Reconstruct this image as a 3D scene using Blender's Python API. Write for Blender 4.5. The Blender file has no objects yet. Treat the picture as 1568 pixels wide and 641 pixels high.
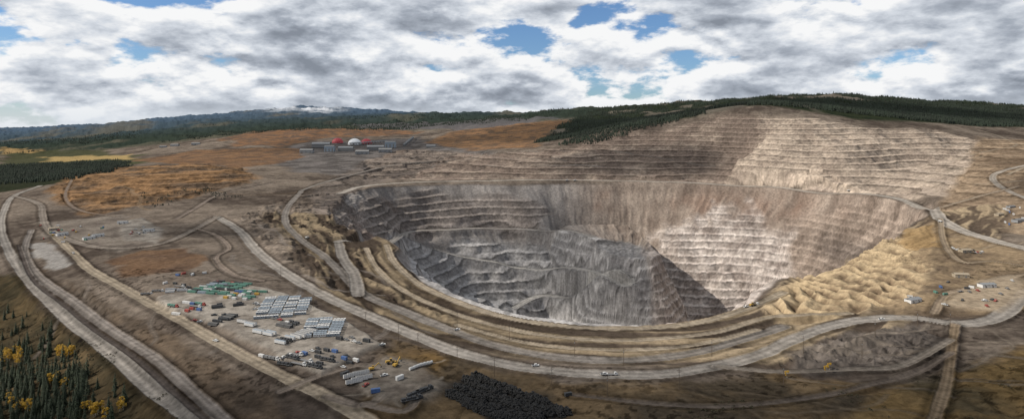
import bpy, bmesh, math, random, time
import numpy as np
from mathutils import Vector, Matrix
T0=time.time()
rng=np.random.RandomState(7); random.seed(7)
CZ=180.0; FF=934.0; HV=192.0
# ---------------- noise ----------------
TAB=rng.rand(256,256).astype(np.float32)
def vn(x,y,seed=0):
    x=x+seed*17.31; y=y-seed*9.77
    xf=np.floor(x); yf=np.floor(y)
    fx=(x-xf).astype(np.float32); fy=(y-yf).astype(np.float32)
    xi=xf.astype(np.int64)&255; yi=yf.astype(np.int64)&255
    x1=(xi+1)&255; y1=(yi+1)&255
    fx=fx*fx*fx*(fx*(fx*6-15)+10); fy=fy*fy*fy*(fy*(fy*6-15)+10)
    a=TAB[xi,yi]; b=TAB[x1,yi]; c=TAB[xi,y1]; d=TAB[x1,y1]
    return (a+(b-a)*fx)*(1-fy)+(c+(d-c)*fx)*fy
def fbm(x,y,o=4,seed=0,gain=0.5):
    s=0;am=1.0;t=0
    for i in range(o):
        s=s+am*(vn(x,y,seed+i*3)-0.5)*2; t+=am; am*=gain
        x,y=(x*0.8-y*0.6)*2.03,(x*0.6+y*0.8)*2.03
    return s/t
def sst(a,b,x):
    t=np.clip((x-a)/(b-a),0,1); return t*t*(3-2*t)
# ---------------- grid ----------------
def seg(a,b,s): return list(np.arange(a,b,s))
YS=seg(220,340,4)+seg(340,520,1.5)+seg(520,1000,2.2)+seg(1000,2450,2.3)+seg(2450,4600,8)
y=4600.
while y<42000: YS.append(y); y*=1.018
YS=np.array(YS)
AS=np.array(seg(-1.25,-0.86,0.008)+seg(-0.86,0.86,0.0013)+seg(0.86,1.25,0.008))
NR,NC=len(YS),len(AS)
Y=np.repeat(YS[:,None],NC,1); X=YS[:,None]*AS[None,:]
# ---------------- base elevation ----------------
Cz=[(-300,641,-45),(0,641,-38),(150,641,-22),(300,641,-5),(500,641,0),(784,641,-4),(1000,641,0),(1200,641,2),(1400,641,8),(1568,641,14),(1900,641,15),
(-300,540,-50),(0,540,-38),(100,540,-22),(200,560,-6),(340,560,-2),(0,470,-26),(60,440,-10),(150,440,0),(0,400,-14),(-300,400,-30),(250,460,0),(400,480,2),(500,520,2),(600,560,0),
(700,520,-3),(800,545,-2),(900,565,0),(1000,565,0),(1200,560,-2),(1350,560,2),(1500,560,8),(1700,560,12),
(700,490,-8),(640,440,-10),(800,500,-8),(980,520,-8),(1100,510,-6),(1200,480,-2),(1300,470,2),(1400,440,6),(1450,400,8),(1500,480,6),(1568,440,8),(1900,440,10),
(1440,340,5),(1500,350,12),(1568,380,14),(1568,330,28),(1440,320,8),
(100,380,0),(200,360,2),(300,350,2),(400,380,0),(0,330,-5),(-300,330,-15),(0,300,-12),(-300,290,-20),(60,300,0),
(250,268,34),(370,264,30),(130,282,14),(330,300,4),(210,325,0),(120,325,0),(470,262,20),(450,290,5),(480,320,-4),(560,284,3),
(600,390,-10),(640,420,-10),(720,455,-10),(800,475,-10),(980,490,-10),(1130,462,-8),(1200,435,-6),(1300,395,-2),(1400,350,2),
(640,277,0),(700,276,0),(760,275,0),(820,276,0),(880,276,0),(940,277,0),(1000,278,0),(1050,279,0),(1100,280,0),(1150,282,0),(1200,285,0),(1250,289,0),(1310,294,2),
(640,260,22),(640,240,45),(0,260,-30),(100,247,-20),(0,237,-40),(-300,240,-40),(200,240,20),(700,258,25)]
Cd=[(760,243,2350),(860,226,2400),(960,200,2450),(1050,188,2420),(1100,177,2380),(1150,171,2330),(1240,178,2280),(1330,194,2200),(1420,196,2200),(1500,203,2250),(1568,206,2300),
(820,255,2130),(900,240,2200),(960,235,2260),(1060,225,2250),(1130,215,2230),(1185,225,2040),(1230,225,2020),(1300,240,1870),(1240,250,1920),(1020,250,2110),(1120,250,2090),
(1380,303,1472),(1400,250,1850),(1480,250,1700),(1568,260,1500),(1480,290,1400),(1568,300,1300),(1900,300,1300),(1900,220,2200),
(1150,163,3500),(1300,170,3200),(960,190,3200),(1450,178,3200),(1560,182,3200),(860,210,3200),
(540,220,3400),(480,225,3200),(632,215,3600),(345,216,3600),(430,201,4200),(520,201,4300),(760,196,4000),(840,188,4200),(680,208,3700),(600,205,4300),
(240,222,4500),(100,232,5200),(0,218,9000),(150,212,8500),(-300,225,8000),
(0,200,20000),(-300,200,20000),(100,194,16000),(200,188,13000),(290,180,12000),(345,178,12000),(400,173,12000),(465,163,14000),(540,174,12000),(620,175,9000),(700,174,9000),(800,172,8000),(870,170,7500),
(960,163,6500),(1060,158,5500),(1165,149,5000),(1230,147,5000),(1300,145,5000),(1385,154,5000),(1480,156,5200),(1568,167,5500),(1900,180,6000),(1000,180,4500),(1250,156,4000),(1450,166,4000),
(300,200,7500),(500,192,7000),(700,188,6500)]
for u in range(-400,2100,200): Cd.append((u,196.0,40000))
for u in range(900,2000,150): Cd.append((u,185.0,12000))
ctl=[]
for u,v,z in Cz:
    d=(CZ-z)*FF/(v-HV); ctl.append(((u-784)/FF,d,z))
for u,v,d in Cd: ctl.append(((u-784)/FF,d,CZ-d*(v-HV)/FF))
ctl=np.array(ctl)
ca,cb=ctl[:,0],np.log(ctl[:,1])
def ker(r2): return np.sqrt(r2+0.03**2)
K=ker((ca[:,None]-ca[None])**2+(cb[:,None]-cb[None])**2)
n=len(ctl); M=np.zeros((n+1,n+1)); M[:n,:n]=K-np.eye(n)*0.002; M[:n,n]=1; M[n,:n]=1
W=np.linalg.solve(M,np.append(ctl[:,2],0))
ri=np.unique(np.append(np.arange(0,NR,6),NR-1)); ci=np.unique(np.append(np.arange(0,NC,6),NC-1))
aa=np.repeat(AS[ci][None],len(ri),0); bb=np.repeat(np.log(YS[ri])[:,None],len(ci),1)
Zc=np.full(aa.shape,W[n])
for k in range(n): Zc+=W[k]*ker((aa-ca[k])**2+(bb-cb[k])**2)
tmp=np.empty((len(ri),NC))
for i in range(len(ri)): tmp[i]=np.interp(np.arange(NC),ci,Zc[i])
fr=np.interp(np.arange(NR),ri,np.arange(len(ri))); f0=np.minimum(fr.astype(int),len(ri)-2); ft=(fr-f0)[:,None]
Z=tmp[f0]*(1-ft)+tmp[f0+1]*ft
# ---------------- geometry helpers ----------------
def slc(x0,x1,y0,y1):
    y0=max(y0,YS[0]); y1=max(y1,y0+1)
    r0=max(0,np.searchsorted(YS,y0)-1); r1=min(NR,np.searchsorted(YS,y1)+1)
    av=[x0/y0,x0/y1,x1/y0,x1/y1]
    c0=max(0,np.searchsorted(AS,min(av))-1); c1=min(NC,np.searchsorted(AS,max(av))+1)
    return slice(r0,r1),slice(c0,c1)
def sdf(px,py,P):
    d=np.full(px.shape,1e18); ins=np.zeros(px.shape,bool); m=len(P)
    for i in range(m):
        ax,ay=P[i][0],P[i][1]; bx,by=P[(i+1)%m][0],P[(i+1)%m][1]
        ex,ey=bx-ax,by-ay; L=ex*ex+ey*ey+1e-9
        t=np.clip(((px-ax)*ex+(py-ay)*ey)/L,0,1)
        d=np.minimum(d,(px-ax-t*ex)**2+(py-ay-t*ey)**2)
        c=((ay>py)!=(by>py))
        if ey!=0: ins^=c&(px<ex*(py-ay)/ey+ax)
    d=np.sqrt(d); return np.where(ins,d,-d)
def crom(P,k=6):
    P=np.array(P,float); Q=np.vstack([2*P[0]-P[1],P,2*P[-1]-P[-2]]); out=[]
    for i in range(1,len(Q)-2):
        p0,p1,p2,p3=Q[i-1],Q[i],Q[i+1],Q[i+2]
        for j in range(k):
            t=j/k; out.append(0.5*((2*p1)+(-p0+p2)*t+(2*p0-5*p1+4*p2-p3)*t*t+(-p0+3*p1-3*p2+p3)*t**3))
    out.append(P[-1]); return np.array(out)
def px_to_ground(u,v,Zg=None):
    """image pixel u,v projected from the camera -> world x,y where it meets the terrain"""
    Zg=Z if Zg is None else Zg
    a=(u-784)/FF; c=np.clip(np.searchsorted(AS,a)-1,0,NC-2); t=(a-AS[c])/(AS[c+1]-AS[c])
    g=Zg[:,c]*(1-t)+Zg[:,c+1]*t; line=CZ-YS*(v-HV)/FF; h=g-line
    idx=np.argmax(h>=0)
    if h[idx]<0: idx=np.argmax(h)
    if idx>0 and h[idx]>h[idx-1]:
        s=np.clip((0-h[idx-1])/(h[idx]-h[idx-1]),0,1); d=YS[idx-1]+s*(YS[idx]-YS[idx-1])
    else: d=YS[idx]
    return (a*d,d)
def ground(x,yv,Zg=None):
    Zg=Z if Zg is None else Zg
    yv=np.asarray(yv,float); x=np.asarray(x,float); a=x/yv
    r=np.clip(np.searchsorted(YS,yv)-1,0,NR-2); c=np.clip(np.searchsorted(AS,a)-1,0,NC-2)
    tr=(yv-YS[r])/(YS[r+1]-YS[r]); tc=(a-AS[c])/(AS[c+1]-AS[c])
    return (Zg[r,c]*(1-tc)+Zg[r,c+1]*tc)*(1-tr)+(Zg[r+1,c]*(1-tc)+Zg[r+1,c+1]*tc)*tr
# ---------------- pit ----------------
RIM=[(-176,896),(-120,778),(-46,675),(11,627),(70,600),(130,593),(200,600),(262,648),(325,728),(440,830),(560,930),(741,1123),(850,1230),(905,1320),(935,1480),(930,1620),(870,1760),(760,1870),(661,1930),(450,1958),(205,1975),(0,1968),(-160,1950),(-294,1890),(-390,1740),(-425,1560),(-420,1400),(-360,1230),(-259,1080),(-205,980)]
RIMs=crom(RIM+[RIM[0]],3)[:-1]
FLOOR=[(-10,1400),(30,1570),(150,1612),(300,1600),(430,1570),(560,1535),(610,1400),(520,1200),(330,1040),(150,1080),(60,1200)]
rs,cs=slc(-700,1150,450,2250)
xs,ys=X[rs,cs],Y[rs,cs]
wf=sst(1150,1400,ys)*sst(-2010,-1900,-ys)
wx=xs+fbm(xs/130,ys/130,3,11)*(24+30*wf); wy=ys+fbm(xs/130,ys/130,3,12)*18
S=np.full(X.shape,-9999.); S[rs,cs]=sdf(wx,wy,RIMs)
ths=np.arctan2(xs-250,ys-1300)
rib=fbm(ths*3.6+xs*0,xs*0+3.3,2,13)
DF=-sdf(xs+fbm(xs/110,ys/110,3,14)*55,ys+fbm(xs/110,ys/110,3,15)*45,FLOOR)
s_=S[rs,cs]; t=np.where(s_>0,np.where(DF<=0,1,s_/(s_+np.maximum(DF,0)+1e-6)),0)
t=np.clip(t+rib*0.6*t*(1-t)*sst(0.02,0.2,t)*sst(1000,1300,ys),0,1)
PT=np.zeros(X.shape); PT[rs,cs]=t
Z=Z*(1-PT)+(-320)*PT
pd=sdf(xs+fbm(xs/60,ys/60,3,5)*16,ys+fbm(xs/60,ys/60,3,6)*16,[(120,1780),(215,1600),(250,1480),(330,1450),(356,1490),(352,1600),(345,1780)])
pz=-128+(ys-1500)*0.06-np.maximum(-pd,0)*2.0
Z[rs,cs]=np.where((PT[rs,cs]>0),np.maximum(Z[rs,cs],pz),Z[rs,cs])
lx0,ly0=px_to_ground(1103,277); lx1,ly1=px_to_ground(1200,205)
ln=math.hypot(lx1-lx0,ly1-ly0); ux,uy=(lx1-lx0)/ln,(ly1-ly0)/ln
al=(X-lx0)*ux+(Y-ly0)*uy; sd=(X-lx0)*uy-(Y-ly0)*ux+fbm(X/60,Y/60,3,16)*22
Z+=34*sst(-12,12,sd)*(1-sst(120,420,sd))*sst(0,90,al)*(1-sst(ln*0.9,ln*1.15,al))*(S<0)
Zs=Z.copy()
TH=np.arctan2(X-250,Y-1300)
def mask(pts,soft=12,warp=0.02,seed=1,world=False):
    P=[p if world else px_to_ground(*p,Zs) for p in pts]
    px=[p[0] for p in P]; py=[p[1] for p in P]
    pad=soft*2+max(py)*warp
    r,c=slc(min(px)-pad,max(px)+pad,min(py)-pad,max(py)+pad)
    xx,yy=X[r,c],Y[r,c]; sc=max(25,np.mean(py)*0.05)
    w=warp*yy
    d=sdf(xx+fbm(xx/sc,yy/sc,4,seed)*w,yy+fbm(xx/sc,yy/sc,4,seed+40)*w*1.3,P)
    m=np.zeros(X.shape,np.float32); m[r,c]=sst(-soft,soft,d); return m
# ---------------- relief ----------------
n1=fbm(X/160,Y/160,5,21); n2=fbm(X/28,Y/28,4,22); n3=fbm(X/9,Y/9,4,24)
far=sst(2500,7000,Y)
inpit=sst(0,10,S)
Z+=n1*(3+far*45)*(1-inpit*0.3)+n2*0.9*(1-far)
Z+=far*fbm(X/900,Y/900,5,23)*60*sst(4500,9000,Y)
up=mask([(560,272),(640,275),(760,273),(880,275),(1000,277),(1100,279),(1200,284),(1310,292),(1400,303),(1450,300),(1480,260),(1500,215),(1430,198),(1330,196),(1240,181),(1150,174),(1100,180),(1050,190),(960,202),(860,227),(760,235),(620,228),(560,245)],soft=14,warp=0.006,seed=31)
Z+=up*(fbm(X/85,Y/85,3,17)*12)*(S<-25)
rb=mask([(1430,318),(1470,345),(1568,360),(1640,340),(1640,215),(1500,210),(1480,255),(1450,300)],soft=15,warp=0.01,seed=33)
mb=mask([(470,300),(500,275),(560,245),(640,228),(700,232),(640,262),(560,285),(500,320)],soft=15,warp=0.01,seed=34)
benchR=mask([(1030,335),(1070,318),(1110,318),(1170,335),(1215,355),(1200,400),(1165,450),(1120,480),(1000,495),(990,420),(995,370)],soft=22,warp=0.03,seed=35)
benchL=mask([(600,366),(720,362),(840,366),(980,374),(1000,430),(1002,500),(880,500),(740,480),(640,430)],soft=14,warp=0.012,seed=36)
leftup=mask([(480,320),(560,300),(640,290),(780,296),(840,320),(820,345),(700,345),(600,348),(520,362)],soft=14,warp=0.008,seed=37)
rough=mask([(360,335),(440,300),(560,290),(520,360),(560,400),(640,450),(720,490),(640,500),(520,460),(430,405)],soft=20,warp=0.02,seed=38)
rough2=mask([(1180,560),(1230,525),(1300,505),(1420,500),(1460,530),(1400,560),(1300,565)],soft=10,warp=0.02,seed=39)
rough3=mask([(1180,585),(1400,585),(1640,530),(1640,660),(1100,660)],soft=12,warp=0.02,seed=29)
dump=mask([(70,292),(130,264),(200,256),(300,250),(370,258),(400,275),(335,292),(300,300),(240,312),(130,330),(95,312)],14,0.015,76)
rwall=mask([(1200,330),(1300,305),(1400,315),(1425,335),(1380,370),(1300,400),(1215,440),(1190,420)],soft=16,warp=0.02,seed=92)
rid0=np.abs(fbm(X/45,Y/45,4,43))
Z+=rough*((0.35-rid0)*16)+rough2*((0.35-np.abs(fbm(X/16,Y/16,4,44)))*10)+rough3*(0.3-np.abs(fbm(X/30,Y/30,4,45)))*6
Z+=dump*(0.3-np.abs(fbm(X/120,Y/120,4,46)))*22
def terr(z,h,nz,flat=0.5,tilt=0.06):
    f=(z+nz)/h; fl=np.floor(f); q=f-fl
    g=np.where(q<flat,q/flat*tilt,tilt+(q-flat)/(1-flat)*(1-tilt))
    return (fl+g)*h-nz, q
nz=n2*1.0+fbm(X/300,Y/300,2,41)*7
wear=np.clip(1.1+fbm(X/60,Y/60,4,42)*0.8,0,1)
Q=np.zeros(X.shape); TW=np.zeros(X.shape)
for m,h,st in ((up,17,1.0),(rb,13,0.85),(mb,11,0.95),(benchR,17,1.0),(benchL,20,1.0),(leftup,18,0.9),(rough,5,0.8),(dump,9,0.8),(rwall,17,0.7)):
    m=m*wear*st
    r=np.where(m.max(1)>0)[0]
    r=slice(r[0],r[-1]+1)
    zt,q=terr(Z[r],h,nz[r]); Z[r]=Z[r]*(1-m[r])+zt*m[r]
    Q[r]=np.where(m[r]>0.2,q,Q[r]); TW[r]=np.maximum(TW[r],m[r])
scree=inpit*(1-np.clip(TW*1.3,0,1))
st1=fbm(TH*22+n1*0.8,PT*3.5,4,51); st2=fbm(TH*60+n1,PT*6,4,52)
Z+=scree*(st1*7+st2*1.2)*sst(0,0.06,PT)
Z+=TW*(n3*1.0+st1*2.0*inpit)
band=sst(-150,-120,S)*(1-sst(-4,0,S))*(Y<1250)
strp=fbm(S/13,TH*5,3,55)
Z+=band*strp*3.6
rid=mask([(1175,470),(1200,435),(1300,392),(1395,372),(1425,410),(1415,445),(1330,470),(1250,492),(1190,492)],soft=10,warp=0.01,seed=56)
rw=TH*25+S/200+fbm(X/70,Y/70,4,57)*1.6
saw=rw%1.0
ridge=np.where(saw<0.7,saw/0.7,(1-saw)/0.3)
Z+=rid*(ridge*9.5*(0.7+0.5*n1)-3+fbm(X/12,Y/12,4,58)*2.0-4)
# ---------------- albedo ----------------
C=np.zeros(X.shape+(3,),np.float32)
def mixc(m,c):
    global C
    c=np.array(c,np.float32); C+= (c-C)*m[...,None]
def v3(a,b,t): return np.array(a,np.float32)*(1-t[...,None])+np.array(b,np.float32)*t[...,None]
def blend(m,c):
    global C
    C+=(c-C)*m[...,None]
g=np.clip(0.45+n1*0.9+n2*0.6+n3*0.35,0,1)
C[:]=v3((0.062,0.050,0.042),(0.172,0.143,0.118),g)
fl=sst(4300,5200,Y+n1*600)
mixc(fl,(0.028,0.038,0.030))
mixc(sst(6000,14000,Y),(0.062,0.095,0.14))  # distance haze painted into the far hills' colour as a blue tint
patch=sst(0.1,0.5,fbm(X/700,Y/1400,4,61))*fl
mixc(patch*0.55,(0.12,0.108,0.08))
def zone(pts,c,k=1.0,soft=12,warp=0.02,seed=1,c2=None,world=False):
    m=mask(pts,soft,warp,seed,world)
    if c2 is not None:
        t=np.clip(0.5+fbm(X/40,Y/40,5,seed+70)*1.4+n3*0.3,0,1)
        blend(m*k,v3(c,c2,t))
    else: mixc(m*k,c)
    return m
zone([(0,235),(90,228),(200,236),(215,250),(90,262),(0,262)],(0.05,0.055,0.03),0.9,40,0.03,71)
zone([(60,241),(200,236),(210,243),(70,247)],(0.33,0.24,0.11),0.8,20,0.02,72)
zone([(0,228),(60,231),(50,235),(0,236)],(0.33,0.22,0.10),0.7,30,0.02,73)
forL=zone([(-200,262),(60,250),(170,246),(205,250),(160,266),(90,280),(30,290),(-200,310)],(0.020,0.025,0.015),0.95,15,0.02,74)
zone([(400,238),(470,218),(640,210),(760,232),(660,262),(540,270),(450,262)],(0.13,0.12,0.117),0.9,30,0.02,75,(0.06,0.056,0.055))
tdu=np.clip(0.45+fbm(X/90,Y/90,5,146)*1.5+n3*0.4+n2*0.3,0,1)
blend(dump,v3((0.185,0.112,0.060),(0.088,0.064,0.046),tdu))
zone([(200,246),(300,229),(440,226),(480,232),(440,247),(370,256),(260,250)],(0.098,0.065,0.046),0.9,20,0.02,77,(0.17,0.10,0.057))
zone([(340,214),(390,203),(450,198),(560,198),(650,203),(600,208),(500,210),(430,224),(360,223)],(0.175,0.100,0.058),1,25,0.02,78,(0.09,0.068,0.055))
zone([(650,218),(700,202),(780,191),(850,184),(930,184),(870,203),(820,225),(720,230)],(0.20,0.117,0.065),1,25,0.015,79,(0.10,0.07,0.05))
zone([(540,190),(640,190),(760,182),(860,182),(780,192),(700,200),(560,197)],(0.10,0.095,0.10),0.8,40,0.02,80)
forR=zone([(100,2750),(461,2530),(689,2500),(913,2410),(1113,2370),(1286,2290),(1600,2340),(2600,2700),(6500,7000),(1500,7500),(700,5600),(250,3600)],(0.016,0.022,0.014),1,30,0.012,59,(0.026,0.032,0.019),True)
clr=forR*sst(0.25,0.45,fbm(X/260,Y/420,4,60)); mixc(clr*0.75,(0.15,0.13,0.11))
snow=sst(11000,13500,Y)*sst(0.22,0.50,fbm(X/420,Y/420,5,65)*0.8+sst(250,560,Z)*0.5)*sst(0.085,0.03,np.abs(X/Y+0.34))
mixc(snow*0.8,(0.62,0.65,0.70))
# upper wall & benches
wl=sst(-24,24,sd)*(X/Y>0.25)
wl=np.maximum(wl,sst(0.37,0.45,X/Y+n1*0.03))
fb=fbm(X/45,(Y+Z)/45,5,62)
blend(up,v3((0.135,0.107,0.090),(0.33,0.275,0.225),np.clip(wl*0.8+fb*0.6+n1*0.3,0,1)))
blend(rb,v3((0.27,0.205,0.145),(0.12,0.088,0.062),np.clip(0.4+n1+fb*0.6+n3*0.4,0,1)))
blend(mb*0.75,v3((0.070,0.062,0.058),(0.14,0.117,0.10),np.clip(0.5+fb,0,1)))
base=v3((0.16,0.128,0.107),(0.30,0.25,0.21),np.clip(0.45+st1*0.7+st2*0.35+fb*0.5,0,1))
lf=1-sst(0.05,0.2,X/Y+n1*0.04)
base=base*(1-lf[...,None])+v3((0.145,0.134,0.128),(0.25,0.232,0.22),np.clip(0.5+st1*0.6+st2*0.3+fb*0.5,0,1))*lf[...,None]
red=sst(0.0,0.5,fbm(TH*6,PT*3,3,63))*sst(0.14,0.02,np.abs(PT-0.16))
blend(inpit,base)
mixc(inpit*red*0.5,(0.18,0.11,0.08))
blend(rwall*inpit*0.7,v3((0.13,0.103,0.085),(0.26,0.21,0.175),np.clip(0.45+fb+st1*0.6+n3*0.3,0,1)))
blend(leftup*0.6,v3((0.105,0.088,0.079),(0.20,0.17,0.152),np.clip(0.5+fb,0,1)))
blend(benchR*0.9,v3((0.22,0.188,0.17),(0.44,0.395,0.365),np.clip(0.55+fb*1.0+st2*0.3+n3*0.5,0,1)))
blend(benchL*0.85,v3((0.18,0.177,0.18),(0.33,0.322,0.318),np.clip(0.5+fb*0.9+n3*0.3,0,1)))
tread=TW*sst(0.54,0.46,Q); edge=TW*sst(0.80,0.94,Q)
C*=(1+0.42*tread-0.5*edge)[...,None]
rock=fbm(X/7,(Y+Z*1.3)/7,3,64)
C*=(1+TW*rock*0.5)[...,None]
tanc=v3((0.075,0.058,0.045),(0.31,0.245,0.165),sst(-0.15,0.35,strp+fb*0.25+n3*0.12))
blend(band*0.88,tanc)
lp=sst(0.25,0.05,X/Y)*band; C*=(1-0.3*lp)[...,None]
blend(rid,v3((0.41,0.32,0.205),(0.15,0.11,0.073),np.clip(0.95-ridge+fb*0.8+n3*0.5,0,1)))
zone([(1395,372),(1425,335),(1470,352),(1568,385),(1640,400),(1640,470),(1530,480),(1440,485),(1330,480),(1415,445),(1425,410)],(0.26,0.195,0.125),0.95,12,0.015,81,(0.12,0.09,0.063))
zone([(1370,372),(1385,350),(1425,345),(1440,380),(1400,380)],(0.28,0.19,0.095),0.8,6,0.01,82)
forF=zone([(-200,420),(20,420),(70,470),(160,540),(250,620),(290,660),(-200,660)],(0.034,0.029,0.018),0.95,8,0.012,83,(0.085,0.062,0.034))
zone([(580,530),(700,545),(860,585),(1000,590),(1200,570),(1300,585),(1450,590),(1568,530),(1700,520),(1700,680),(480,680),(560,620)],(0.050,0.040,0.028),0.9,8,0.02,84,(0.13,0.092,0.052))
zone([(1340,600),(1568,540),(1700,560),(1700,700),(1200,700)],(0.06,0.05,0.03),0.7,8,0.02,85,(0.18,0.12,0.052))
zone([(600,520),(690,545),(660,580),(600,560)],(0.18,0.11,0.042),0.7,5,0.02,86,(0.08,0.056,0.03))
zone([(1200,545),(1300,505),(1420,500),(1450,540),(1350,560),(1230,570)],(0.075,0.066,0.060),0.9,6,0.02,87,(0.19,0.165,0.145))
zone([(40,395),(85,430),(160,490),(330,600),(400,660),(330,660),(180,540),(70,450)],(0.058,0.045,0.034),0.8,5,0.01,88,(0.12,0.09,0.065))
zone([(85,425),(150,455),(260,510),(420,610),(470,660),(380,660),(300,580),(160,480)],(0.050,0.039,0.030),0.8,5,0.01,98,(0.11,0.082,0.058))
zone([(160,400),(200,385),(290,382),(320,400),(280,420),(200,425)],(0.08,0.048,0.032),0.8,6,0.02,89,(0.13,0.077,0.045))
zone([(45,372),(75,370),(108,405),(85,412),(55,395)],(0.23,0.22,0.21),0.9,4,0.01,90)
zone([(120,335),(190,330),(240,352),(250,370),(180,385),(130,375),(60,360),(60,340)],(0.20,0.175,0.15),0.85,8,0.02,91,(0.10,0.085,0.075))
pilez=zone([(690,585),(735,572),(800,600),(870,632),(870,660),(760,660)],(0.022,0.021,0.021),0.9,4,0.012,93,(0.045,0.042,0.038))
spk=sst(0.15,0.4,fbm(X/5,Y/5,3,67))*sst(-0.25,0.25,fbm(X/60,Y/60,3,68))*(Y<750)*(S<-150)
C*=(1-0.55*spk)[...,None]
# ---------------- roads ----------------
GR=(0.27,0.25,0.228); TN=(0.28,0.238,0.185)
ROADS=[
(11,GR,[(62,284),(22,300),(5,325),(2,352),(15,388),(45,432),(90,477),(150,527),(210,577),(262,618),(310,655)]),
(8,(0.20,0.18,0.165),[(48,352),(38,385),(62,425),(120,466),(190,518),(270,576),(355,655)]),
(4,(0.07,0.06,0.055),[(28,375),(50,428),(105,473),(170,524),(240,578),(330,655)]),
(11,TN,[(75,352),(112,388),(142,416),(200,448),(260,482),(340,527),(420,570),(500,608),(580,655)]),
(14,GR,[(332,332),(365,352),(395,386),(440,420),(500,455),(560,482),(640,516),(700,539),(780,559),(860,570),(940,574),(1020,573),(1100,560),(1160,545),(1220,518),(1270,500),(1330,489),(1400,487),(1460,495),(1510,492),(1545,475),(1575,445)]),
(12,(0.18,0.165,0.152),[(462,292),(442,315),(437,340),(460,366),(500,395),(530,425),(560,452),(620,478),(690,506),(760,530),(850,547),(950,552),(1050,543),(1130,522),(1200,500)]),
(14,(0.21,0.195,0.18),[(518,370),(525,395),(542,420),(548,452)]),
(18,(0.29,0.27,0.25),[(518,370),(560,358),(620,352),(700,350),(780,351),(850,353),(905,362)]),
(19,(0.36,0.345,0.325),[(800,410),(860,406),(930,412),(965,428),(900,436),(840,456),(790,470)]),
(17,(0.33,0.315,0.295),[(600,352),(680,385),(760,400),(800,410)]),
(22,(0.35,0.32,0.285),[(520,296),(560,284),(640,279),(760,277),(880,276),(1000,279),(1100,282),(1200,286),(1300,293),(1380,304),(1425,318),(1440,335),(1470,352),(1520,368),(1575,382)]),
(12,(0.30,0.27,0.235),[(1575,252),(1535,262),(1520,270),(1530,284),(1575,305)]),
(9,TN,[(592,375),(604,402),(645,438),(720,470),(800,491),(900,502),(1000,502),(1080,492),(1150,470),(1200,448)]),
(7,TN,[(560,380),(578,412),(622,448),(700,482),(800,508),(900,520),(1000,520),(1100,508),(1180,486),(1300,480)]),
(6,TN,[(700,498),(800,524),(900,535),(1000,535),(1080,526),(1160,505)]),
(8,(0.18,0.15,0.13),[(270,335),(300,318),(330,300),(370,290),(420,280)]),
(11,(0.20,0.175,0.152),[(22,300),(60,312),(65,330),(75,352),(130,375),(190,380),(250,372),(300,350),(332,332)]),
(6,(0.18,0.145,0.12),[(110,275),(100,300),(122,322),(180,332)]),
(6,(0.20,0.165,0.14),[(300,350),(330,360),(350,380),(330,395),(355,420),(400,430)]),
(10,(0.19,0.175,0.16),[(460,292),(500,278),(560,262),(620,250),(700,244)]),
(6,(0.19,0.145,0.10),[(1462,497),(1456,540),(1450,580),(1438,620),(1425,660)]),
(5,(0.12,0.10,0.085),[(880,605),(1000,618),(1120,622),(1260,606),(1330,590),(1400,572),(1456,540)]),
(6,(0.17,0.15,0.13),[(1100,562),(1200,570),(1300,566),(1380,560),(1456,520)]),
(7,(0.26,0.21,0.155),[(1440,335),(1445,370),(1470,400),(1520,400),(1575,408)]),
(7,(0.25,0.20,0.15),[(1430,480),(1450,450),(1500,440),(1530,425),(1575,420)]),
(8,(0.27,0.22,0.17),[(1440,318),(1500,300),(1560,285)]),
(6,(0.16,0.135,0.115),[(430,600),(500,572),(560,560),(600,590),(560,620),(500,608)]),
(5,(0.16,0.135,0.115),[(600,590),(640,600),(620,630),(560,620)]),
]
rl=random.Random(5); MN=[]
def minor(u0,u1,v0,v1,n_,cc,w=4,hm=(-0.9,0.3),ls=1.0):
    for _ in range(n_):
        u=rl.uniform(u0,u1); v=rl.uniform(v0,v1); x,y=px_to_ground(u,v,Zs); h=rl.uniform(*hm); P=[(x,y)]
        for k in range(rl.randint(4,9)):
            h+=rl.uniform(-0.5,0.5); st=rl.uniform(20,50)*y/700*ls
            x+=math.cos(h)*st; y+=math.sin(h)*st; P.append((x,max(y,240)))
        k=rl.uniform(0.7,1.2); MN.append((w*rl.uniform(.7,1.2),tuple(c*k for c in cc),P,1))
minor(270,620,300,440,26,(0.17,0.15,0.135),6)
minor(640,1150,590,640,4,(0.12,0.095,0.068),2.5)
minor(1180,1560,500,600,10,(0.16,0.135,0.11),3.5)
minor(90,400,380,440,8,(0.15,0.128,0.11),4,(-0.9,0.3),.7)
minor(560,650,560,610,12,(0.21,0.185,0.155),1.8,(-3,3),.3)
minor(1420,1560,320,470,12,(0.27,0.22,0.16),4.5,(-.9,.3),.7)
minor(380,760,215,262,12,(0.17,0.16,0.15),9)
minor(90,350,262,300,6,(0.17,0.125,0.085),7,(-.5,.3),.6)
minor(1440,1600,220,300,8,(0.28,0.24,0.19),8)
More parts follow.
